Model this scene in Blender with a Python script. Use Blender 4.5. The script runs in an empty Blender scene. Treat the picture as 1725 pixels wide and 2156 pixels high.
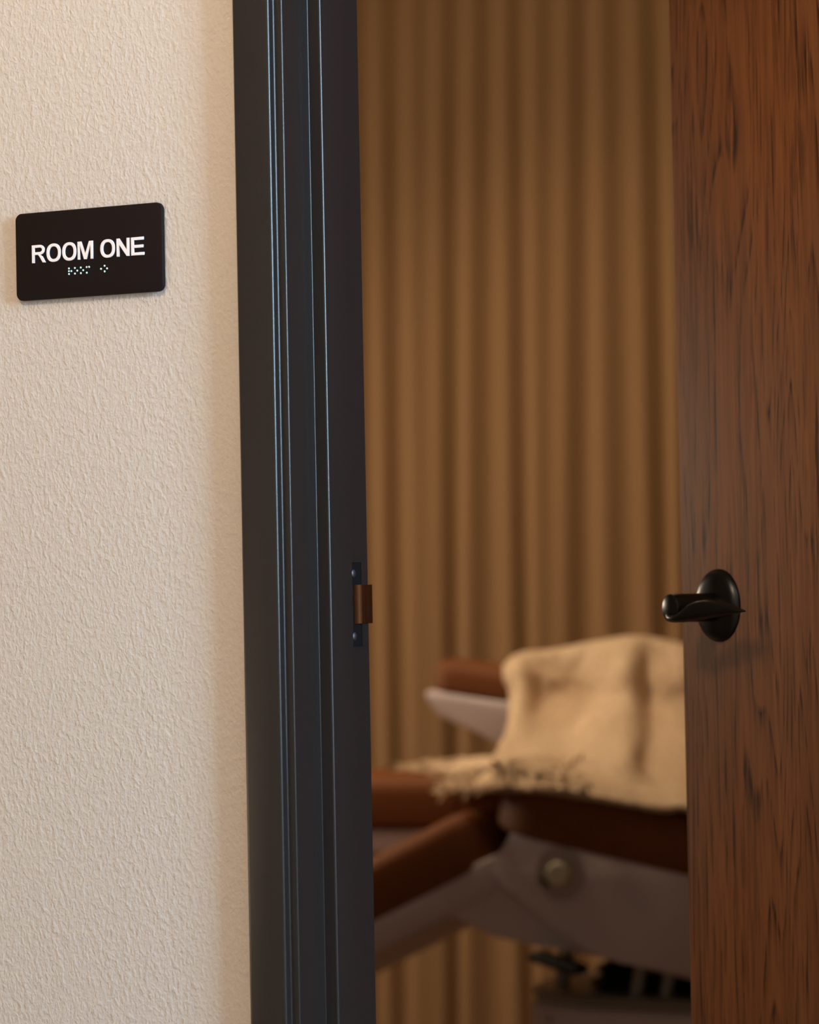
import bpy, bmesh, math, random
from mathutils import Vector, Matrix
random.seed(4)
S = bpy.context.scene
C = bpy.context.scene.collection
R = math.radians

# ------------------------------------------------------------------ camera
F_PX, YAW, PITCH, ROLL = 7000.0, 0.49, 0.0241, 0.0194
CAM = Vector((1.3932, -2.3905, 1.03))
ax_f = Vector((-math.sin(YAW) * math.cos(PITCH), math.cos(YAW) * math.cos(PITCH), math.sin(PITCH)))
ax_r = Vector((math.cos(YAW), math.sin(YAW), 0))
ax_u = ax_r.cross(ax_f)
cr = ax_r * math.cos(ROLL) - ax_u * math.sin(ROLL)
cu = ax_r * math.sin(ROLL) + ax_u * math.cos(ROLL)
cd = bpy.data.cameras.new('camera'); cam = bpy.data.objects.new('camera', cd); C.objects.link(cam)
m = Matrix.Identity(4)
for i in range(3):
    m[i][0] = cr[i]; m[i][1] = cu[i]; m[i][2] = -ax_f[i]; m[i][3] = CAM[i]
cam.matrix_world = m
cd.sensor_fit = 'VERTICAL'; cd.sensor_height = 36.0; cd.lens = 36.0 * F_PX / 2156.0
cd.clip_start = 0.05; cd.clip_end = 50
cd.dof.use_dof = True; cd.dof.focus_distance = 2.90; cd.dof.aperture_fstop = 5.8
S.camera = cam

# ------------------------------------------------------------------ world, lights, exposure
S.view_settings.view_transform = 'Standard'; S.view_settings.look = 'None'
S.view_settings.gamma = 1; S.view_settings.use_curve_mapping = False
S.view_settings.exposure = 0.0
w = bpy.data.worlds.new('world'); S.world = w; w.use_nodes = True
w.node_tree.nodes['Background'].inputs[0].default_value = (0.6, 0.75, 1, 1)
w.node_tree.nodes['Background'].inputs[1].default_value = 0.05

def area(name, loc, target, sx, sy, power, col, spread=180):
    l = bpy.data.lights.new(name, 'AREA'); l.shape = 'RECTANGLE'; l.size = sx; l.size_y = sy
    l.energy = power; l.color = col; l.spread = R(spread)
    o = bpy.data.objects.new(name, l); C.objects.link(o); o.location = loc
    o.rotation_euler = (Vector(target) - Vector(loc)).to_track_quat('-Z', 'Y').to_euler()
    return o
def bulb(name, loc, rad, power, col):
    l = bpy.data.lights.new(name, 'POINT'); l.shadow_soft_size = rad; l.energy = power; l.color = col
    o = bpy.data.objects.new(name, l); C.objects.link(o); o.location = loc; return o
# daylight through the window at the right end of the hall
area('window_daylight', (3.30, -0.82, 1.75), (0, -0.1, 1.2), 0.75, 1.15, 225, (0.50, 0.76, 1.0))
# warm lamp of the hall
bulb('hall_lamp', (-0.02, -1.25, 2.30), 0.14, 41, (1.0, 0.75, 0.49))
bulb('added_wall_fill', (-1.7, -1.4, 0.75), 0.14, 17, (1.0, 0.76, 0.50))  # added low warm fill for the wall only, not an actual table lamp
# warm table lamp standing to the left in the treatment room, and its dimmed ceiling light
area('room_lamp', (-3.0, 2.42, 1.30), (-0.9, 2.5, 0.8), 0.35, 0.35, 16, (1.0, 0.82, 0.60))
area('room_ceiling_lamp', (-1.1, 2.55, 2.5), (-1.1, 2.6, 0), 1.2, 0.6, 4, (1.0, 0.78, 0.52))
area('room_downlight', (-1.75, 2.20, 2.45), (-1.1, 2.5, 0.8), 0.3, 0.3, 6.5, (1.0, 0.76, 0.50), 100)

# ------------------------------------------------------------------ materials
def lin(c):
    return tuple(((v / 255) / 12.92 if v / 255 <= 0.04045 else ((v / 255 + 0.055) / 1.055) ** 2.4) for v in c) + (1,)
def mat(name, rgb, rough=0.6, metal=0.0, spec=0.5):
    M = bpy.data.materials.new(name); M.use_nodes = True
    b = M.node_tree.nodes['Principled BSDF']
    b.inputs['Base Color'].default_value = lin(rgb); b.inputs['Roughness'].default_value = rough
    b.inputs['Metallic'].default_value = metal; b.inputs['Specular IOR Level'].default_value = spec
    return M
class N:
    def __init__(s, M): s.t = M.node_tree; s.b = s.t.nodes['Principled BSDF']
    def n(s, typ, **kw):
        x = s.t.nodes.new(typ)
        for k, v in kw.items():
            if k in x.inputs.keys(): x.inputs[k].default_value = v
            else: setattr(x, k, v)
        return x
    def l(s, a, b): s.t.links.new(a, b)
    def coord(s, scale=(1, 1, 1), rot=(0, 0, 0), kind='Object'):
        tc = s.n('ShaderNodeTexCoord'); mp = s.n('ShaderNodeMapping')
        mp.inputs['Scale'].default_value = scale; mp.inputs['Rotation'].default_value = rot
        s.l(tc.outputs[kind], mp.inputs['Vector']); return mp.outputs[0]
    def ramp(s, fac, stops, interp='LINEAR'):
        r = s.n('ShaderNodeValToRGB'); r.color_ramp.interpolation = interp
        e = r.color_ramp.elements
        while len(e) < len(stops): e.new(0.5)
        for q, (p, c) in zip(e, stops):
            q.position = p; q.color = c if len(c) == 4 else tuple(c) + (1,)
        s.l(fac, r.inputs[0]); return r.outputs[0]
    def mix(s, fac, a, b, blend='MIX'):
        x = s.n('ShaderNodeMix', data_type='RGBA', blend_type=blend)
        if isinstance(fac, (int, float)): x.inputs[0].default_value = fac
        else: s.l(fac, x.inputs[0])
        for sock, v in ((x.inputs[6], a), (x.inputs[7], b)):
            if isinstance(v, tuple): sock.default_value = v
            else: s.l(v, sock)
        return x.outputs[2]
    def bump(s, h, dist, strength=1.0):
        b = s.n('ShaderNodeBump'); b.inputs['Strength'].default_value = strength
        b.inputs['Distance'].default_value = dist; s.l(h, b.inputs['Height']); s.l(b.outputs[0], s.b.inputs['Normal'])
g = lambda v: (v, v, v, 1)

# sprayed, lightly knocked-down plaster
plaster = mat('textured_plaster', (200, 188, 180), 0.75, spec=0.25)
q = N(plaster)
co = q.coord((1, 1, 0.72), (0, R(24), 0))
n1 = q.n('ShaderNodeTexNoise', Scale=300.0, Detail=2.0, Roughness=0.5, Distortion=0.3); q.l(co, n1.inputs['Vector'])
n2 = q.n('ShaderNodeTexNoise', Scale=130.0, Detail=2.0, Roughness=0.5, Distortion=0.4); q.l(co, n2.inputs['Vector'])
r1 = q.ramp(n1.outputs[0], [(0.42, g(0)), (0.66, g(1))])
r2 = q.ramp(n2.outputs[0], [(0.45, g(0)), (0.70, g(1))])
h = q.mix(0.5, r1, r2); q.bump(h, 0.00045, 1.0)
plain = mat('painted_wall', (205, 190, 170), 0.8)
ceilm = mat('ceiling_paint', (225, 218, 205), 0.85)

# satin dark metal frame paint
frame_m = mat('dark_frame_paint', (33, 27, 25), 0.27, spec=0.48)
q = N(frame_m); co = q.coord()
n1 = q.n('ShaderNodeTexNoise', Scale=900.0, Detail=2.0); q.l(co, n1.inputs['Vector']); q.bump(n1.outputs[0], 0.0001, 0.25)
black_m = mat('black_satin_metal', (9, 8, 8), 0.32, spec=0.45)
recess_m = mat('dark_strike_metal', (8, 7, 9), 0.5, spec=0.3)
lip_m = mat('worn_bronze_metal', (150, 104, 70), 0.30, 1.0)
steel_m = mat('screw_metal', (120, 122, 128), 0.4, 1.0)

# stained oak door skin
wood = mat('stained_oak', (100, 60, 34), 0.55, spec=0.2)
q = N(wood)
co = q.coord((1, 1, 1))
wc = q.coord((3.4, 1, 0.34))
nb = q.n('ShaderNodeTexNoise', Scale=2.6, Detail=2.0, Roughness=0.5, Distortion=0.3); q.l(wc, nb.inputs['Vector'])
# rings: contours of a stretched noise make the cathedral figure
ma = q.n('ShaderNodeMath', operation='MULTIPLY'); ma.inputs[1].default_value = 25.0; q.l(nb.outputs[0], ma.inputs[0])
fr = q.n('ShaderNodeMath', operation='FRACT'); q.l(ma.outputs[0], fr.inputs[0])
ring = q.ramp(fr.outputs[0], [(0.0, g(0.0)), (0.12, g(1)), (0.30, g(0.35)), (0.7, g(0))])
pc = q.coord((1, 1, 0.055))
np_ = q.n('ShaderNodeTexNoise', Scale=210.0, Detail=3.0, Roughness=0.6); q.l(pc, np_.inputs['Vector'])
pore = q.ramp(np_.outputs[0], [(0.42, g(0)), (0.58, g(1))])
pc2 = q.coord((1, 1, 0.05))
nq = q.n('ShaderNodeTexNoise', Scale=42.0, Detail=3.0, Roughness=0.55); q.l(pc2, nq.inputs['Vector'])
streak = q.ramp(nq.outputs[0], [(0.40, g(0)), (0.68, g(1))])
bc = q.coord((5, 5, 1.2))
nl = q.n('ShaderNodeTexNoise', Scale=1.5, Detail=2.0); q.l(bc, nl.inputs['Vector'])
tone = q.ramp(nl.outputs[0], [(0.3, lin((132, 86, 54))), (0.55, lin((138, 85, 47))), (0.75, lin((152, 90, 42)))])
st5 = q.n('ShaderNodeMath', operation='MULTIPLY'); st5.inputs[1].default_value = 0.55; q.l(streak, st5.inputs[0])
c1 = q.mix(st5.outputs[0], tone, lin((104, 62, 34)))
rp = q.n('ShaderNodeMath', operation='MULTIPLY'); q.l(ring, rp.inputs[0]); q.l(pore, rp.inputs[1])
rp2 = q.n('ShaderNodeMath', operation='MULTIPLY', use_clamp=True); rp2.inputs[1].default_value = 1.1; q.l(rp.outputs[0], rp2.inputs[0])
c2 = q.mix(rp2.outputs[0], c1, lin((62, 32, 16)))
po2 = q.n('ShaderNodeMath', operation='MULTIPLY'); po2.inputs[1].default_value = 0.15; q.l(pore, po2.inputs[0])
c3 = q.mix(po2.outputs[0], c2, lin((60, 30, 14)))
q.l(c3, q.b.inputs['Base Color']); q.bump(rp.outputs[0], -0.0002, 0.4)
edge_wood = mat('door_edge_wood', (120, 84, 58), 0.5)

sign_m = mat('sign_black_plastic', (24, 15, 15), 0.6, spec=0.12)
letter_m = mat('sign_white_plastic', (238, 232, 236), 0.5)
braille_m = mat('braille_pale_plastic', (215, 250, 246), 0.25)

curtain_m = mat('tan_curtain_cloth', (146, 113, 80), 0.9, spec=0.1)
q = N(curtain_m); co = q.coord((900, 900, 900))
n1 = q.n('ShaderNodeTexNoise', Scale=1.0, Detail=2.0); q.l(co, n1.inputs['Vector']); q.bump(n1.outputs[0], 0.0004, 0.4)
leather_m = mat('brown_vinyl', (114, 66, 33), 0.60, spec=0.15)
q = N(leather_m); co = q.coord()
n1 = q.n('ShaderNodeTexVoronoi', Scale=420.0); q.l(co, n1.inputs['Vector']); q.bump(n1.outputs[0], 0.0004, 0.4)
shell_m = mat('pale_plastic_shell', (196, 180, 180), 0.4)
knob_m = mat('ivory_plastic', (196, 186, 160), 0.4)
trim_m = mat('grey_trim_metal', (150, 146, 138), 0.35, 0.4)
rubber_m = mat('black_rubber', (14, 14, 16), 0.55)
blanket_m = mat('cream_wool', (216, 188, 158), 0.95, spec=0.05)
q = N(blanket_m); co = q.coord()
n1 = q.n('ShaderNodeTexNoise', Scale=120.0, Detail=4.0, Roughness=0.7); q.l(co, n1.inputs['Vector'])
q.l(q.ramp(n1.outputs[0], [(0.3, lin((190, 160, 130))), (0.7, lin((234, 208, 176)))]), q.b.inputs['Base Color'])
q.bump(n1.outputs[0], 0.006, 0.8)
floor_m = mat('wood_floor', (110, 82, 60), 0.5)
q = N(floor_m); co = q.coord((1, 12, 1))
n1 = q.n('ShaderNodeTexNoise', Scale=6.0, Detail=4.0); q.l(co, n1.inputs['Vector'])
q.l(q.ramp(n1.outputs[0], [(0.3, lin((86, 62, 44))), (0.7, lin((128, 98, 72)))]), q.b.inputs['Base Color'])
white_trim = mat('white_trim_paint', (215, 212, 205), 0.5)

# ------------------------------------------------------------------ helpers
def link(name, bm, M, parent=None, smooth=None, loc=None):
    me = bpy.data.meshes.new(name)
    bmesh.ops.recalc_face_normals(bm, faces=bm.faces)
    bm.to_mesh(me); bm.free(); me.materials.append(M)
    if smooth is not None:
        for p in me.polygons: p.use_smooth = True
        me.set_sharp_from_angle(angle=R(smooth))
    o = bpy.data.objects.new(name, me); C.objects.link(o)
    if parent: o.parent = parent
    if loc: o.location = loc
    return o
def tag(o, label=None, cat=None, group=None, kind=None):
    if label: o['label'] = label
    if cat: o['category'] = cat
    if group: o['group'] = group
    if kind: o['kind'] = kind
    return o
def empty(name, loc, label, cat):
    o = bpy.data.objects.new(name, None); C.objects.link(o); o.location = loc; return tag(o, label, cat)
def box(bm, a, b):
    vs = [bm.verts.new((x, y, z)) for x in (a[0], b[0]) for y in (a[1], b[1]) for z in (a[2], b[2])]
    for f in ((0, 1, 3, 2), (4, 6, 7, 5), (0, 4, 5, 1), (2, 3, 7, 6), (0, 2, 6, 4), (1, 5, 7, 3)):
        bm.faces.new([vs[i] for i in f])
def boxes(*bs):
    bm = bmesh.new()
    for a, b in bs: box(bm, a, b)
    return bm
def bevel(bm, w, seg=2, sel=None):
    es = [e for e in bm.edges if (sel is None or sel(e))]
    bmesh.ops.bevel(bm, geom=es, offset=w, segments=seg, profile=0.5, affect='EDGES', clamp_overlap=True)
def rrect(lx, ly, rad, seg=8):
    pts = []
    for cx, cy, a0 in ((lx / 2 - rad, ly / 2 - rad, 0), (-lx / 2 + rad, ly / 2 - rad, 90), (-lx / 2 + rad, -ly / 2 + rad, 180), (lx / 2 - rad, -ly / 2 + rad, 270)):
        for i in range(seg + 1):
            a = R(a0 + 90 * i / seg); pts.append((cx + rad * math.cos(a), cy + rad * math.sin(a)))
    return pts
def rings_mesh(rings, close=True):
    bm = bmesh.new(); V = [[bm.verts.new(p) for p in r] for r in rings]
    n = len(V[0])
    for a, b in zip(V, V[1:]):
        for i in range(n): bm.faces.new((a[i], a[(i + 1) % n], b[(i + 1) % n], b[i]))
    if close: bm.faces.new(V[0]); bm.faces.new(V[-1])
    return bm
def pad(lx, ly, h, rad, r_top, r_bot, crown=0.0, seg=8):
    """rounded slab, base centre at the origin, plan corner radius rad"""
    rings = []
    def ring(inset, z):
        return [(x, y, z) for x, y in rrect(lx - 2 * inset, ly - 2 * inset, max(rad - inset, 0.002), seg)]
    for i in range(6):
        a = R(90 * i / 5); rings.append(ring(r_bot * (1 - math.sin(a)), r_bot * (1 - math.cos(a))))
    for i in range(6):
        a = R(90 * i / 5); rings.append(ring(r_top * (1 - math.cos(a)), h - r_top * (1 - math.sin(a))))
    if crown:
        for i in (1, 2, 3):
            rings.append(ring(r_top + (min(lx, ly) / 2 - r_top - 0.01) * i / 3.2, h + crown * math.sin(R(30 * i))))
    return rings_mesh(rings)
def extrude_poly(pts, y0, y1):
    bm = bmesh.new()
    a = [bm.verts.new((x, y0, z)) for x, z in pts]; b = [bm.verts.new((x, y1, z)) for x, z in pts]
    bm.faces.new(a); bm.faces.new(b[::-1]); n = len(pts)
    for i in range(n): bm.faces.new((a[i], b[i], b[(i + 1) % n], a[(i + 1) % n]))
    return bm
def lathe(prof, seg=48, axis='N'):
    rings = [[(rr * math.cos(2 * math.pi * k / seg), rr * math.sin(2 * math.pi * k / seg), z) for k in range(seg)] for rr, z in prof]
    return rings_mesh(rings)

# ------------------------------------------------------------------ structure
XL, XR_ = -0.0352, 0.9112          # outer edges of the frame face
st = lambda name, bm, M, smooth=None: tag(link(name, bm, M, None, smooth), kind='structure')
WT = 0.128                           # wall thickness
st('wall_front', boxes(((-3.4, 0, 0), (-0.022, WT, 2.6)), ((0.898, 0, 0), (3.4, WT, 2.6)), ((-0.022, 0, 2.135), (0.898, WT, 2.6))), plaster)
st('floor', boxes(((-3.5, -3.5, -0.1), (3.5, 3.6, 0))), floor_m)
st('ceiling', boxes(((-3.5, -3.5, 2.6), (3.5, 3.6, 2.7))), ceilm)
st('wall_hall_back', boxes(((-3.4, -3.5, 0), (3.4, -3.4, 2.6))), plain)
st('wall_hall_left', boxes(((-3.5, -3.5, 0), (-3.4, 0, 2.6))), plain)
st('wall_hall_right', boxes(((3.4, -3.5, 0), (3.5, -1.25, 2.6)), ((3.4, -0.4, 0), (3.5, WT, 2.6)), ((3.4, -1.25, 0), (3.5, -0.4, 1.1)), ((3.4, -1.25, 2.4), (3.5, -0.4, 2.6))), plain)
wf = boxes(((3.38, -1.29, 1.06), (3.42, -1.25, 2.44)), ((3.38, -0.4, 1.06), (3.42, -0.36, 2.44)), ((3.38, -1.25, 1.06), (3.42, -0.4, 1.10)), ((3.38, -1.25, 2.40), (3.42, -0.4, 2.44)))
st('window_1', wf, white_trim)
st('wall_back', boxes(((-3.5, 3.42, 0), (1.6, 3.52, 2.6))), plain)
st('wall_left', boxes(((-3.5, 0.0, 0), (-3.4, 3.52, 2.6))), plain)
st('wall_right', boxes(((1.5, WT, 0), (1.6, 3.52, 2.6))), plain)
st('baseboard_front', boxes(((-3.38, -0.012, 0), (-0.036, -0.0004, 0.10)), ((0.912, -0.012, 0), (3.38, -0.0004, 0.10))), white_trim)

# steel door frame: a profile swept up the left jamb, across the head, down the right jamb
prof = [(-0.0352, 0.0005), (-0.0352, -0.012), (0.0001, -0.012), (0.0001, -0.0030), (0.0079, -0.0030), (0.0079, 0.0407),
        (0.0200, 0.0407), (0.0200, 0.0784), (0.0040, 0.0784), (0.0040, 0.1356), (-0.0352, 0.1356), (-0.0352, 0.1285), (-0.0215, 0.1285), (-0.0215, 0.0005)]
rads = [0, .0025, .0024, .0012, .0014, .0006, .0020, .0004, .0004, .0015, .0015, 0, 0, 0]
def round_prof(P, Rr, seg=5):
    out = []; n = len(P)
    for i, (p, r) in enumerate(zip(P, Rr)):
        p = Vector(p)
        if r == 0: out.append(tuple(p)); continue
        a = (Vector(P[i - 1]) - p).normalized(); b = (Vector(P[(i + 1) % n]) - p).normalized()
        s, e = p + a * r, p + b * r; c = p + a * r + b * r
        for k in range(seg + 1):
            t = R(90 * k / seg); out.append(tuple(c - b * r * math.cos(t) - a * r * math.sin(t)))
    return out
pr = round_prof(prof, rads)
XM = 0.876; ZH = 2.10                # sum of mirrored x, head height at the profile's origin
bm = bmesh.new()
stations = []
stations.append([(x, y, 0.0) for x, y in pr])
stations.append([(x, y, ZH - x) for x, y in pr])
stations.append([(XM - x, y, ZH - x) for x, y in pr])
stations.append([(XM - x, y, 0.0) for x, y in pr])
V = [[bm.verts.new(p) for p in s] for s in stations]
for a, b in zip(V, V[1:]):
    for i in range(len(pr)): bm.faces.new((a[i], a[(i + 1) % len(pr)], b[(i + 1) % len(pr)], b[i]))
bm.faces.new(V[0]); bm.faces.new(V[-1])
frame = st('trim_1', bm, frame_m, 35)

# strike plate let into the jamb behind the stop
bm = boxes(((0.0037, 0.0965, 0.9840), (0.0044, 0.1212, 1.0565)))
strike = link('strike_plate', bm, recess_m, frame)
strike['label'] = 'black strike plate'
# rim of the mortice, catching light
bm = boxes(((0.0038, 0.1212, 0.9832), (0.0052, 0.1220, 1.0573)), ((0.0038, 0.0965, 0.9832), (0.0052, 0.1212, 0.9840)), ((0.0038, 0.0965, 1.0565), (0.0052, 0.1212, 1.0573)))
link('strike_rim', bm, frame_m, strike)
# curved lip wrapping the jamb corner
bm = bmesh.new(); pts = []
for k in range(17):
    t = k / 16; y = 0.108 + 0.034 * t; x = 0.0052 + 0.0026 * math.exp(-((t - 0.3) / 0.14) ** 2) - 0.004 * max(0, t - 0.8) ** 1.5 * 3
    pts.append((x, y))
zz = [1.0040, 1.0075, 1.0330, 1.0370]
outer = [[bm.verts.new((x, y, z)) for z in (1.0038, 1.0372)] for x, y in pts]
inner = [[bm.verts.new((x - 0.0016, y, z)) for z in (1.0038, 1.0372)] for x, y in pts]
for a, b, c, d in zip(outer, outer[1:], inner, inner[1:]):
    bm.faces.new((a[0], b[0], b[1], a[1])); bm.faces.new((c[0], c[1], d[1], d[0]))
    bm.faces.new((a[0], c[0], d[0], b[0])); bm.faces.new((a[1], b[1], d[1], c[1]))
bm.faces.new((outer[0][0], outer[0][1], inner[0][1], inner[0][0])); bm.faces.new((outer[-1][0], inner[-1][0], inner[-1][1], outer[-1][1]))
lip = link('strike_lip', bm, lip_m, strike, 40); lip['label'] = 'worn bronze strike lip'
for z in (1.0470, 0.9930):
    bm = lathe([(0.0001, 0.0013), (0.0022, 0.0012), (0.0036, 0.0004), (0.0036, 0.0)], 16)
    bmesh.ops.rotate(bm, verts=bm.verts, matrix=Matrix.Rotation(R(90), 3, 'Y'))
    link('screw', bm, steel_m, strike, 40, (0.0044, 0.1085, z))

# ------------------------------------------------------------------ door
AL = R(32); WD = 0.864; TD = 0.044; HD = 2.065
pivot = Vector((0.870, 0.1436, 0.012))
# slab local axes: +x from free edge towards the hinge, +y through the thickness (away from the hall), z up
bm = bmesh.new(); box(bm, (0, 0, 0), (WD, TD, HD)); bevel(bm, 0.0018, 2)
door = st('door_1', bm, wood, 40)
ux = Vector((math.cos(AL), -math.sin(AL), 0)); uy = Vector((math.sin(AL), math.cos(AL), 0))
fe = pivot - ux * WD - uy * TD
md = Matrix.Identity(4)
for i in range(3): md[i][0] = ux[i]; md[i][1] = uy[i]; md[i][3] = fe[i]
sag = Matrix.Rotation(R(-0.07), 4, 'Y')
door.matrix_world = md @ sag
link('edge_band', boxes(((-0.0008, 0.001, 0.001), (0.0001, TD - 0.001, HD - 0.001))), edge_wood, door)['label'] = 'paler wooden edge strip'
for z in (0.2, 1.03, 1.85):
    bm = lathe([(0.0001, -0.05), (0.0065, -0.05), (0.0065, 0.05), (0.0001, 0.05)], 16)
    hg = link('hinge', bm, black_m, door, 40, (WD + 0.004, TD + 0.004, z))
HZ = 1.0116 - 0.012
def rot_out(bm):   # lathe axis z -> local -y (towards the hall)
    bmesh.ops.rotate(bm, verts=bm.verts, matrix=Matrix.Rotation(R(90), 3, 'X'))
bm = lathe([(0.0001, 0.0105), (0.012, 0.0105), (0.022, 0.0095), (0.029, 0.0075), (0.0325, 0.0050), (0.0340, 0.0030), (0.0347, 0.0012), (0.0347, 0.0)], 64)
rot_out(bm)
rose = link('rosette', bm, black_m, door, 60, (0.0625, 0, HZ))
rose['label'] = 'round black rosette'
bm = lathe([(0.0001, 0.0), (0.0145, 0.0), (0.0136, 0.014), (0.0134, 0.045), (0.0138, 0.058), (0.0132, 0.0625), (0.0115, 0.0638), (0.0001, 0.064)], 40)
rot_out(bm)
neck = link('neck', bm, black_m, rose, 40, (0, 0.006, -0.0015))
# wave blade: (along door, distance from the door, top z, bottom z, thickness)
sec = [(-0.0095, .0590, -.0015, -.0090, .006), (-0.004, .0595, -.0030, -.0122, .012), (0.003, .0600, -.0055, -.0130, .016), (0.011, .0605, -.0060, -.0134, .018), (0.019, .0605, -.0050, -.0136, .018), (0.027, .0600, -.0010, -.0130, .017),
       (0.036, .0590, .0036, -.0125, .018), (0.047, .0575, .0066, -.0115, .018), (0.060, .0560, .0076, -.0100, .017), (0.074, .0545, .0064, -.0085, .015),
       (0.088, .0530, .0040, -.0070, .012), (0.100, .0515, .0012, -.0058, .009), (0.110, .0500, -.0014, -.0050, .006), (0.1165, .0492, -.0030, -.0044, .002)]
rings = []
for x, n_, zt, zb, t in sec:
    ring = []
    for k in range(20):
        a = 2 * math.pi * k / 20; c, s_ = math.cos(a), math.sin(a)
        e = 0.75
        ring.append((x * 0.87, -(n_ + 0.5 * t * math.copysign(abs(c) ** e, c) - 0.002), (zt + zb) / 2 - 0.0015 + (zt - zb) / 2 * math.copysign(abs(s_) ** e, s_)))
    rings.append(ring)
link('lever', rings_mesh(rings), black_m, rose, 60, (0, 0.004, 0))
bm = boxes(((-0.0005, -0.006, -0.014), (0.0005, 0.006, 0.014)))
link('latch_plate', boxes(((-0.0016, -0.0125, -0.0285), (-0.0008, 0.0125, 0.0285))), black_m, door, None, (0, TD / 2, HZ))
bm.free()

# ------------------------------------------------------------------ sign
sg = empty('room_sign', (-0.1824, 0, 1.2894), 'black rounded room sign reading ROOM ONE on the textured wall', 'sign')
SHX = -0.0032
SX, SZ, SW, SH, RT = -0.2623, 1.2902, 0.1505, 0.0757, 0.0062
sd = 0.0052
bm = bmesh.new()
pts = [(x + SX + SW / 2 + 0.1824, z + SH / 2) for x, z in rrect(SW, SH, RT, 8)]
rr = []
for ins, y in ((0, -0.0012), (0, -sd + 0.0008), (0.0003, -sd + 0.0002), (0.0010, -sd)):
    rr.append([((x) + SX + SW / 2 + 0.1824, y, z + SH / 2) for x, z in rrect(SW - 2 * ins, SH - 2 * ins, RT - ins, 8)])
bm.free()
link('sign_plate', rings_mesh(rr), sign_m, sg, 30)
CH = 0.0154
def glyph(kind, w_, h_):
    t = h_ * 0.172
    def ell(cx, cz, a, b, n=40, e=0.88):
        out = []
        for k in range(n):
            u = 2 * math.pi * k / n; c, s_ = math.cos(u), math.sin(u)
            out.append((cx + a * math.copysign(abs(c) ** e, c), cz + b * math.copysign(abs(s_) ** e, s_)))
        return out
    if kind == 'O':
        return [ell(w_ / 2, h_ / 2, w_ / 2, h_ / 2 * 1.03), ell(w_ / 2, h_ / 2, w_ / 2 - t * 1.0, h_ / 2 * 1.03 - t * .92)[::-1]]
    if kind == 'E':
        return [[(0, 0), (w_, 0), (w_, t * .88), (t, t * .88), (t, h_ * .42), (w_ * .93, h_ * .42), (w_ * .93, h_ * .42 + t * .86), (t, h_ * .42 + t * .86), (t, h_ - t * .88), (w_ * .97, h_ - t * .88), (w_ * .97, h_), (0, h_)]]
    if kind == 'N':
        return [[(0, 0), (t, 0), (t, h_ * .66), (w_ - t * 1.05, 0), (w_, 0), (w_, h_), (w_ - t, h_), (w_ - t, h_ * .34), (t * 1.05, h_), (0, h_)]]
    if kind == 'M':
        return [[(0, 0), (t * .9, 0), (t * .9, h_ * .80), (w_ / 2 - t * .5, 0), (w_ / 2 + t * .5, 0), (w_ - t * .9, h_ * .80), (w_ - t * .9, 0), (w_, 0), (w_, h_), (w_ - t * 1.42, h_), (w_ / 2, h_ * .30), (t * 1.42, h_), (0, h_)]]
    if kind == 'R':
        bl = []; hb = h_ * .275; cz = h_ - hb; bx = w_ * .56
        for k in range(13):
            a = R(90 - 180 * k / 12); bl.append((bx + (w_ * .93 - bx) * math.cos(a), cz + hb * math.sin(a)))
        inn = []; hb2 = hb - t * .86
        for k in range(13):
            a = R(90 - 180 * k / 12); inn.append((bx + (w_ * .93 - bx - t * .95) * math.cos(a), cz + hb2 * math.sin(a)))
        z1 = cz - hb
        out = [(0, 0), (0, h_)] + bl + [(w_ * .62, z1 - h_ * .02), (w_ * .78, z1 - h_ * .12), (w_, 0), (w_ - t * 1.15, 0), (w_ * .56, z1 - h_ * .12), (w_ * .44, z1), (t, z1), (t, 0)]
        # keep the bowl then the leg
        hole = [(t, cz + hb2)] + inn + [(t, cz - hb2)]
        return [out, hole[::-1]]
def letter(kind, x0, x1, z0):
    cu_ = bpy.data.curves.new('letter', 'CURVE'); cu_.dimensions = '2D'; cu_.fill_mode = 'BOTH'
    cu_.extrude = 0.00035; cu_.bevel_depth = 0.00025; cu_.bevel_resolution = 2; cu_.offset = -0.0002
    for loop in glyph(kind, x1 - x0, CH):
        sp = cu_.splines.new('POLY'); sp.points.add(len(loop) - 1); sp.use_cyclic_u = True
        for p, (x, z) in zip(sp.points, loop): p.co = (x, z, 0, 1)
    o = bpy.data.objects.new('tmp', cu_); me = bpy.data.meshes.new_from_object(o)
    bpy.data.objects.remove(o); me.name = 'letter'; me.materials.clear(); me.materials.append(letter_m)
    l = bpy.data.objects.new('letter', me); C.objects.link(l); l.parent = sg
    l.rotation_euler = (R(90), 0, 0); l.location = (x0 + 0.1824, -sd - 0.0005, z0 - 1.2894)
X0 = -0.2629
for kind, a, b in (('R', .0212, .0359), ('O', .0364, .0516), ('O', .0527, .0677), ('M', .0686, .0848), ('O', .0919, .1072), ('N', .1085, .1220), ('E', .1232, .1368)):
    letter(kind, X0 + a + SHX + 0.0003, X0 + b + SHX - 0.0003, 1.3212)
bm = bmesh.new()
cells = [(1, 2, 3, 5), (1, 3, 5), (1, 3, 5), (1, 3, 4), (), (5,), (1, 3, 5)]
for i, cdots in enumerate(cells):
    for d in cdots:
        x = -0.20380 + SHX + 0.0061 * i + (0.00247 if d > 3 else 0) + 0.1824
        z = 1.31432 - 0.00241 * ((d - 1) % 3) - 1.2894
        r_ = bmesh.ops.create_uvsphere(bm, u_segments=10, v_segments=6, radius=0.00088)
        bmesh.ops.scale(bm, vec=(1, 0.8, 1), verts=r_['verts']); bmesh.ops.translate(bm, vec=(x, -sd - 0.0001, z), verts=r_['verts'])
br = link('braille_dots', bm, braille_m, sg, 80); br['kind'] = 'stuff'

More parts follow.
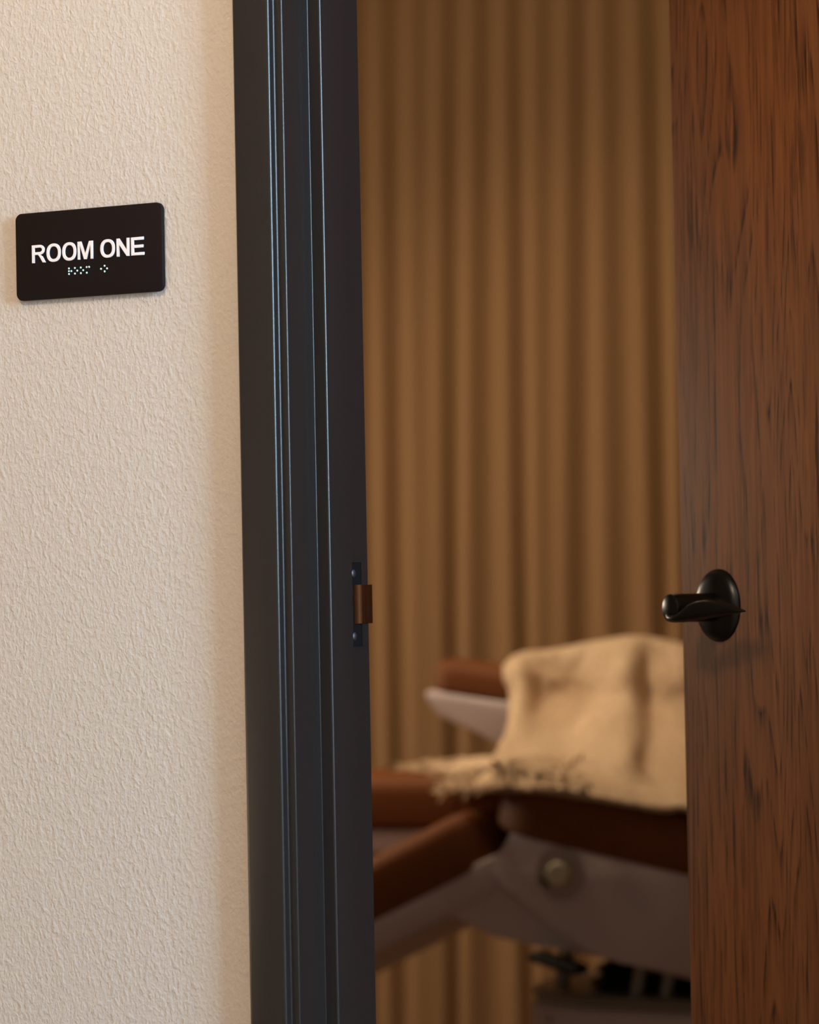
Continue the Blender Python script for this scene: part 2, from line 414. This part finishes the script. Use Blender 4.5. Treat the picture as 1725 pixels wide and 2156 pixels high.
# ------------------------------------------------------------------ curtain
top_r = [-1.7397 + 0.0, ]
def px_top(u): return -1.739 + (u - 750) * (0.725 / 720)
def px_bot(u): return -1.762 + (u - 780) * (0.724 / 690)   # row 1300 of the photograph
RT_ = [745, 815, 886, 945, 1015, 1082, 1145, 1213, 1280, 1353, 1425]
RB_ = [786, 848, 912, 966, 1022, 1110, 1165, 1218, 1300, 1385, 1440]
amp = [.9, .9, .55, 1.0, .95, .9, .7, 1.0, .8, 1.0]
tops = [px_top(u) for u in RT_]; bots = [px_bot(u) for u in RB_]
random.seed(9)
while tops[0] > -3.2:
    d = 0.066 + random.uniform(-.006, .006); tops.insert(0, tops[0] - d); bots.insert(0, bots[0] - d + random.uniform(-.008, .008)); amp.insert(0, random.uniform(.7, 1))
while tops[-1] < 1.3:
    d = 0.066 + random.uniform(-.006, .006); tops.append(tops[-1] + d); bots.append(bots[-1] + d + random.uniform(-.008, .008)); amp.append(random.uniform(.7, 1))
bm = bmesh.new(); NZ = 26; K = 12; rows = []
for j in range(NZ + 1):
    z = 2.5 - 2.47 * j / NZ
    t = (2.193 - z) / (2.193 - 0.975)
    row = []
    for i in range(len(tops) - 1):
        a = tops[i] + (bots[i] - tops[i]) * t; b = tops[i + 1] + (bots[i + 1] - tops[i + 1]) * t
        if b - a < 0.02: b = a + 0.02
        A = amp[i]
        if i < len(amp): 
            merge = 1.0
            if abs(tops[i] - px_top(886)) < 1e-4: merge = max(0.12, 1 - 0.85 * max(0, min(1, t)))
            if abs(tops[i] - px_top(1145)) < 1e-4: merge = max(0.3, 1 - 0.65 * max(0, min(1, t)))
            A *= merge
        depth = 0.0155 * A * min(1.0, 0.55 + 0.3 * max(t, 0) + 0.25)
        for k in range(K):
            s_ = k / K; prof_ = 0.5 - 0.5 * math.cos(2 * math.pi * s_)
            prof_ = prof_ ** 0.8
            row.append((a + (b - a) * s_, 3.28 + depth * prof_ + 0.006 * math.sin(3 * a + 2.2 * z), z))
    rows.append([bm.verts.new(p) for p in row])
for a, b in zip(rows, rows[1:]):
    for i in range(len(a) - 1): bm.faces.new((a[i], a[i + 1], b[i + 1], b[i]))
cur = link('curtain', bm, curtain_m, None, 180)
mod = cur.modifiers.new('s', 'SOLIDIFY'); mod.thickness = 0.0015
tag(cur, 'tan floor-length curtain in soft vertical folds behind the treatment chair', 'curtain')
bm = bmesh.new(); r_ = bmesh.ops.create_cone(bm, cap_ends=True, segments=16, radius1=.012, radius2=.012, depth=4.85)
bmesh.ops.rotate(bm, verts=bm.verts, matrix=Matrix.Rotation(R(90), 3, 'Y'))
link('curtain_rail', bm, black_m, cur, 40, (-0.965, 3.30, 2.515))

# ------------------------------------------------------------------ treatment chair
ch = empty('treatment_chair', (-0.70, 2.5, 0), 'brown padded treatment chair with pale plastic body behind the doorway', 'chair')
CO = Vector((-0.70, 2.5, 0))
def part(name, bm, M, loc, rot=(0, 0, 0), parent=None, smooth=50):
    o = link(name, bm, M, parent or ch, smooth)
    o.location = Vector(loc) - (CO if parent is None else Vector((0, 0, 0))); o.rotation_euler = rot
    return o
SL = math.atan(0.20)
def slab(name, x0, z0, ang, L, y0, y1, h, rad, M, r_top=0.03, r_bot=0.012, crown=0.0):
    """top near-left corner at (x0,z0), running to +x and tilted down by ang"""
    bm = pad(L, y1 - y0, h, rad, r_top, r_bot, crown)
    bmesh.ops.translate(bm, verts=bm.verts, vec=(L / 2, 0, -h))
    o = part(name, bm, M, (x0, (y0 + y1) / 2, z0), (0, ang, 0)); return o
seat = slab('seat_cushion', -0.935, 0.7560, SL, 0.675, 2.205, 2.80, 0.092, 0.100, leather_m, 0.030, 0.006)
LA = math.atan(-0.47)
ll = slab('leg_cushion', -0.972 - 0.62 * math.cos(LA), 0.6955 - 0.62 * math.sin(-LA), LA, 0.62, 2.20, 2.475, 0.095, 0.05, leather_m, 0.030, 0.006)
lf = slab('leg_cushion', -1.62, 0.716, R(-1.0), 0.72, 2.50, 2.80, 0.085, 0.07, leather_m, 0.028, 0.006)
# raised backrest, mostly hidden by the door
bb = slab('backrest_cushion', -0.60, 0.716, R(-52), 0.66, 2.23, 2.79, 0.095, 0.07, leather_m, 0.03, 0.01)
# pale body shell below the seat
import mathutils
body = [(-0.902, 0.652), (-0.888, 0.664), (-0.300, 0.545), (-0.240, 0.42), (-0.33, 0.39), (-0.593, 0.440), (-0.712, 0.462), (-0.778, 0.475), (-0.862, 0.484), (-0.933, 0.494), (-1.015, 0.527), (-1.022, 0.540), (-0.925, 0.605)]
bm = extrude_poly(body, 2.215, 2.79); bevel(bm, 0.010, 3)
bs = part('body_shell', bm, shell_m, (0, 0, 0), smooth=40)
cover = [(-0.895, 0.655), (-0.581, 0.596), (-0.583, 0.444), (-0.712, 0.463), (-0.778, 0.477), (-0.835, 0.530), (-0.908, 0.567), (-0.928, 0.595)]
bm = extrude_poly(cover, 2.204, 2.218); bevel(bm, 0.006, 2)
link('side_cover', bm, shell_m, bs, 40)
# shell under the near leg cushion
ang = LA
def legshell(y0, y1, ang, x_end, z_end, L):
    bm = pad(L, y1 - y0, 0.055, 0.05, 0.004, 0.022); bmesh.ops.translate(bm, verts=bm.verts, vec=(-L / 2, 0, -0.055))
    return part('leg_shell', bm, shell_m, (x_end, (y0 + y1) / 2, z_end), (0, ang, 0))
legshell(2.205, 2.47, LA, -0.902, 0.632, 0.60)
legshell(2.505, 2.795, R(-1), -0.93, 0.640, 0.66)
# round adjusting knob in a shallow recess
kx, kz = -0.8075, 0.596
bm = lathe([(0.0001, 0.0), (0.040, 0.0), (0.042, 0.003), (0.034, 0.004), (0.0001, 0.004)], 40); rot_out(bm)
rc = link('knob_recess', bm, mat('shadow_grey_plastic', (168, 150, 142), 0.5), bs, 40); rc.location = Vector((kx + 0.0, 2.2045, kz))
bm = lathe([(0.0001, 0.018), (0.0155, 0.018), (0.019, 0.015), (0.0202, 0.010), (0.0202, 0.0), (0.0001, 0.0)], 40); rot_out(bm)
kb = link('knob', bm, knob_m, bs, 40); kb.location = Vector((kx + 0.002, 2.202, kz))
kb['label'] = 'ivory round knob'
bm = boxes(((-0.010, -0.003, -0.003), (0.010, 0.003, 0.003))); bevel(bm, 0.001)
sl = link('knob_slot', bm, rubber_m, bs); sl.location = Vector((kx - 0.021, 2.190, kz - 0.012)); sl.rotation_euler = (0, R(32), 0)
# far armrest: pad on a pale shell
AR = math.atan(0.13)
bm = pad(0.60, 0.10, 0.056, 0.045, 0.026, 0.006); bmesh.ops.translate(bm, verts=bm.verts, vec=(0.30, 0, 0))
part('armrest_cushion', bm, leather_m, (-1.318, 2.79, 0.860), (0, AR, 0))
ash = [(0.0, 0.0), (0.60, 0.0), (0.60, -0.09), (0.30, -0.088), (0.14, -0.068), (0.035, -0.044), (0.006, -0.018)]
bm = extrude_poly(ash, -0.052, 0.052); bevel(bm, 0.012, 3)
sh = part('armrest_shell', bm, shell_m, (-1.322, 2.79, 0.8595), (0, AR, 0), smooth=45)
bm = boxes(((-0.05, -0.02, -0.20), (0.05, 0.02, 0.04))); bevel(bm, 0.012, 3)
part('armrest_post', bm, shell_m, (-0.92, 2.815, 0.72))
# pedestal, trim ring, bellows, release lever
bx, by = -0.60, 2.45
bm = pad(0.70, 0.40, 0.388, 0.17, 0.02, 0.02, seg=14)
base = part('base_shell', bm, shell_m, (bx, by, 0.0))
rg = [[(x, y, z) for x, y in rrect(a, b, r_, 14)] for a, b, r_, z in ((.66, .37, .16, .386), (.69, .40, .175, .389), (.70, .41, .18, .396), (.69, .40, .175, .403), (.65, .36, .155, .405))]
tr = link('trim_ring', rings_mesh(rg), trim_m, base, 60); tr['label'] = 'grey rim around the base top'
rg = []
for k in range(9):
    f = k / 8; s_ = 0.46 - 0.06 * f + (0.03 if k % 2 else 0)
    rg.append([(x, y, 0.404 + 0.085 * f) for x, y in rrect(s_, s_ * 0.66, 0.10, 10)])
link('bellows', rings_mesh(rg), rubber_m, base, 40, (0.0, 0, 0))
for dx, dy in ((-0.315, -0.02), (-0.12, -0.158), (-0.07, -0.158), (-0.285, -0.08)):
    bm = bmesh.new(); bmesh.ops.create_cone(bm, cap_ends=True, segments=20, radius1=.011, radius2=.011, depth=.07)
    bmesh.ops.rotate(bm, verts=bm.verts, matrix=Matrix.Rotation(R(12), 3, 'Y'))
    link('strut', bm, trim_m, base, 40, (dx, dy, 0.425))
bm = lathe([(0.0001, 0.0012), (0.004, 0.001), (0.004, 0)], 14); rot_out(bm)
link('screw', bm, rubber_m, base, None, (-0.256, -0.196, 0.366))
bm = pad(0.085, 0.05, 0.014, 0.006, 0.005, 0.005)
part('release_lever', bm, rubber_m, (-0.815, 2.20, 0.4535), (0, math.atan(0.27), 0))

# ------------------------------------------------------------------ blanket
def at(u, v, Y):
    """world point on the plane y = Y seen at a pixel, used once to read the drape off the photograph"""
    x = (u - 862.5) / F_PX; y = (1078 - v) / F_PX
    d = ax_f + cr * x + cu * y
    return CAM + d * ((Y - CAM.y) / d.y)
rows_ = [
 (2.77, [(1066,1405,0),(1084,1386,0),(1110,1377,0),(1160,1373,0),(1240,1358,0),(1322,1345,0),(1380,1350,0),(1440,1364,0),(1500,1390,0)]),
 (2.715, [(1066,1428,0),(1092,1408,-.02),(1130,1415,.015),(1185,1420,.035),(1250,1415,.01),(1322,1400,-.03),(1368,1410,.02),(1436,1420,-.02),(1505,1450,.02)]),
 (2.665, [(1078,1466,.02),(1102,1460,-.01),(1140,1478,.045),(1200,1485,.055),(1260,1478,.01),(1325,1470,-.02),(1372,1485,.025),(1440,1490,.0),(1510,1520,.03)]),
 (2.575, [(1070,1530,0),(1096,1525,0),(1140,1535,.02),(1200,1540,.02),(1260,1530,-.01),(1328,1535,-.02),(1376,1550,.035),(1446,1555,.015),(1510,1580,.03)]),
 (2.46, [(1050,1578,0),(1090,1580,0),(1140,1580,.01),(1200,1585,.01),(1262,1580,-.01),(1326,1575,-.02),(1366,1590,.045),(1450,1605,.02),(1510,1620,.03)]),
 (2.34, [(1030,1612,0),(1080,1612,0),(1140,1612,.01),(1200,1615,.01),(1262,1618,0),(1322,1615,-.01),(1366,1635,.04),(1440,1638,.03),(1500,1660,.02)]),
 (2.26, [(1010,1640,.0),(1070,1638,0),(1134,1640,0),(1200,1648,0),(1262,1656,0),(1325,1664,0),(1392,1672,.0),(1440,1668,.02),(1490,1690,0)]),
 (2.215, [(1005,1662,-.02),(1066,1662,-.022),(1130,1662,-.022),(1200,1672,-.02),(1265,1683,-.02),(1330,1694,-.02),(1405,1706,-.02),(1428,1700,-.02),(1478,1708,-.02)]),
]
P = [[at(u, v, Y + dy) for u, v, dy in r] for Y, r in rows_]
ridge = P[0]
P.insert(0, [p + Vector((0, 0.060, -0.03)) for p in ridge]); P.insert(0, [p + Vector((0, 0.095, -0.14)) for p in ridge])
def cr4(p0, p1, p2, p3, t):
    return 0.5 * ((2 * p1) + (p2 - p0) * t + (2 * p0 - 5 * p1 + 4 * p2 - p3) * t * t + (3 * p1 - p0 - 3 * p2 + p3) * t ** 3)
def refine(L, n):
    out = []
    for i in range(len(L) - 1):
        a, b, c, d = L[max(i - 1, 0)], L[i], L[i + 1], L[min(i + 2, len(L) - 1)]
        for k in range(n): out.append(cr4(a, b, c, d, k / n))
    return out + [L[-1]]
G = [refine(r, 8) for r in P]
cols = [refine([G[j][i] for j in range(len(G))], 8) for i in range(len(G[0]))]
bm = bmesh.new()
random.seed(3)
V = []
def rest(p):
    """lay a cloth point on whatever cushion lies under it"""
    if 2.215 < p.y < 2.80 and -0.925 < p.x < -0.27:
        p.z = max(p.z, 0.756 - 0.20 * (p.x + 0.935) + 0.007)
    elif 2.50 < p.y < 2.80 and -1.04 < p.x <= -0.925:
        p.z = max(p.z, 0.725 + (p.x + 1.04) / 0.115 * 0.036)
    elif 2.50 < p.y < 2.80 and p.x <= -1.04:
        p.z = max(p.z, 0.725)
    return p
from mathutils import noise
for i, c in enumerate(cols):
    col = []
    for j, p in enumerate(c):
        nz = noise.noise(p * 28) * 0.006 + noise.noise(p * 70) * 0.003
        # seam across the front
        q_ = p.copy(); q_.y -= nz; rest(q_)
        col.append(bm.verts.new(q_))
    V.append(col)
for a, b in zip(V, V[1:]):
    for j in range(len(a) - 1): bm.faces.new((a[j], b[j], b[j + 1], a[j + 1]))
# flat corner lying across the cushions to the left
cp = [[(1062,1604,2.62),(1000,1606,2.68),(940,1610,2.74),(892,1617,2.78)],
      [(1050,1618,2.52),(1000,1620,2.58),(940,1620,2.68),(888,1626,2.72)],
      [(1060,1632,2.42),(1010,1636,2.44),(975,1640,2.50),(945,1634,2.62)],
      [(1080,1660,2.195),(1035,1660,2.24),(1000,1660,2.34),(978,1664,2.42)]]
Q = [refine([at(*c) for c in r], 8) for r in cp]
Qc = [refine([Q[j][i] for j in range(4)], 8) for i in range(len(Q[0]))]
Vq = [[bm.verts.new(rest(p.copy()) + Vector((0, 0, 0.004 + 0.006 * noise.noise(p * 60)))) for p in c] for c in Qc]
for a, b in zip(Vq, Vq[1:]):
    for j in range(len(a) - 1): bm.faces.new((a[j], b[j], b[j + 1], a[j + 1]))
bl = link('blanket', bm, blanket_m, None, 180)
md_ = bl.modifiers.new('s', 'SOLIDIFY'); md_.thickness = 0.010; md_.offset = 0
tag(bl, 'fuzzy cream throw blanket with fringe, draped over the brown treatment chair', 'blanket')
# fringe of short wool strands
fb = bmesh.new()
def strand(p, d, L, r0=0.0042):
    pts = []; cur_ = rest(p.copy()); dr = d.normalized()
    for k in range(5):
        pts.append(cur_.copy()); cur_ = cur_ + dr * (L / 4)
        dr = (dr + Vector((random.uniform(-.35, .35), random.uniform(-.35, .35), random.uniform(-.25, .2)))).normalized()
    side = dr.cross(Vector((0, 0, 1))).normalized() if abs(dr.z) < .9 else Vector((1, 0, 0)); up = side.cross(dr).normalized()
    rg_ = []
    for k, c in enumerate(pts):
        rr_ = r0 * (1 - 0.5 * k / 4); rg_.append([fb.verts.new(c + side * rr_ * math.cos(a) + up * rr_ * math.sin(a)) for a in (0, 1.57, 3.14, 4.71)])
    for a, b in zip(rg_, rg_[1:]):
        for k in range(4): fb.faces.new((a[k], a[(k + 1) % 4], b[(k + 1) % 4], b[k]))
edgepts = [c[-1] for c in Qc] + [Qc[-1][j] for j in range(len(Qc[-1]))] + [c[0] for c in Qc[10:]]
for p in edgepts * 3:
    strand(p + Vector((random.uniform(-.012, .012), random.uniform(-.02, .01), 0.006)), Vector((-0.8, -0.7, -0.15)), random.uniform(.02, .05))
for k in range(520):
    u = random.uniform(975, 1235); v = 1640 + random.uniform(-22, 16) + (u - 1000) * 0.02
    Y = 2.46 - (v - 1615) * 0.0055 
    strand(at(u, v + 4, max(2.195, Y - .03)), Vector((random.uniform(-1, 1), -0.4, random.uniform(-.2, .3))), random.uniform(.008, .016), 0.0065)
for k in range(5):
    u = random.uniform(1190, 1245); v = random.uniform(1595, 1645)
    strand(at(u, v, 2.40 - (v - 1595) * .002), Vector((random.uniform(-1, 1), -0.4, random.uniform(-.2, .8))), random.uniform(.018, .03))
for k in range(26):
    strand(at(random.uniform(975, 1005), random.uniform(1640, 1658), 2.41), Vector((-.2, -.5, -.25)), random.uniform(.02, .04))
fr_ = link('fringe', fb, blanket_m, bl, 80); fr_['kind'] = 'stuff'
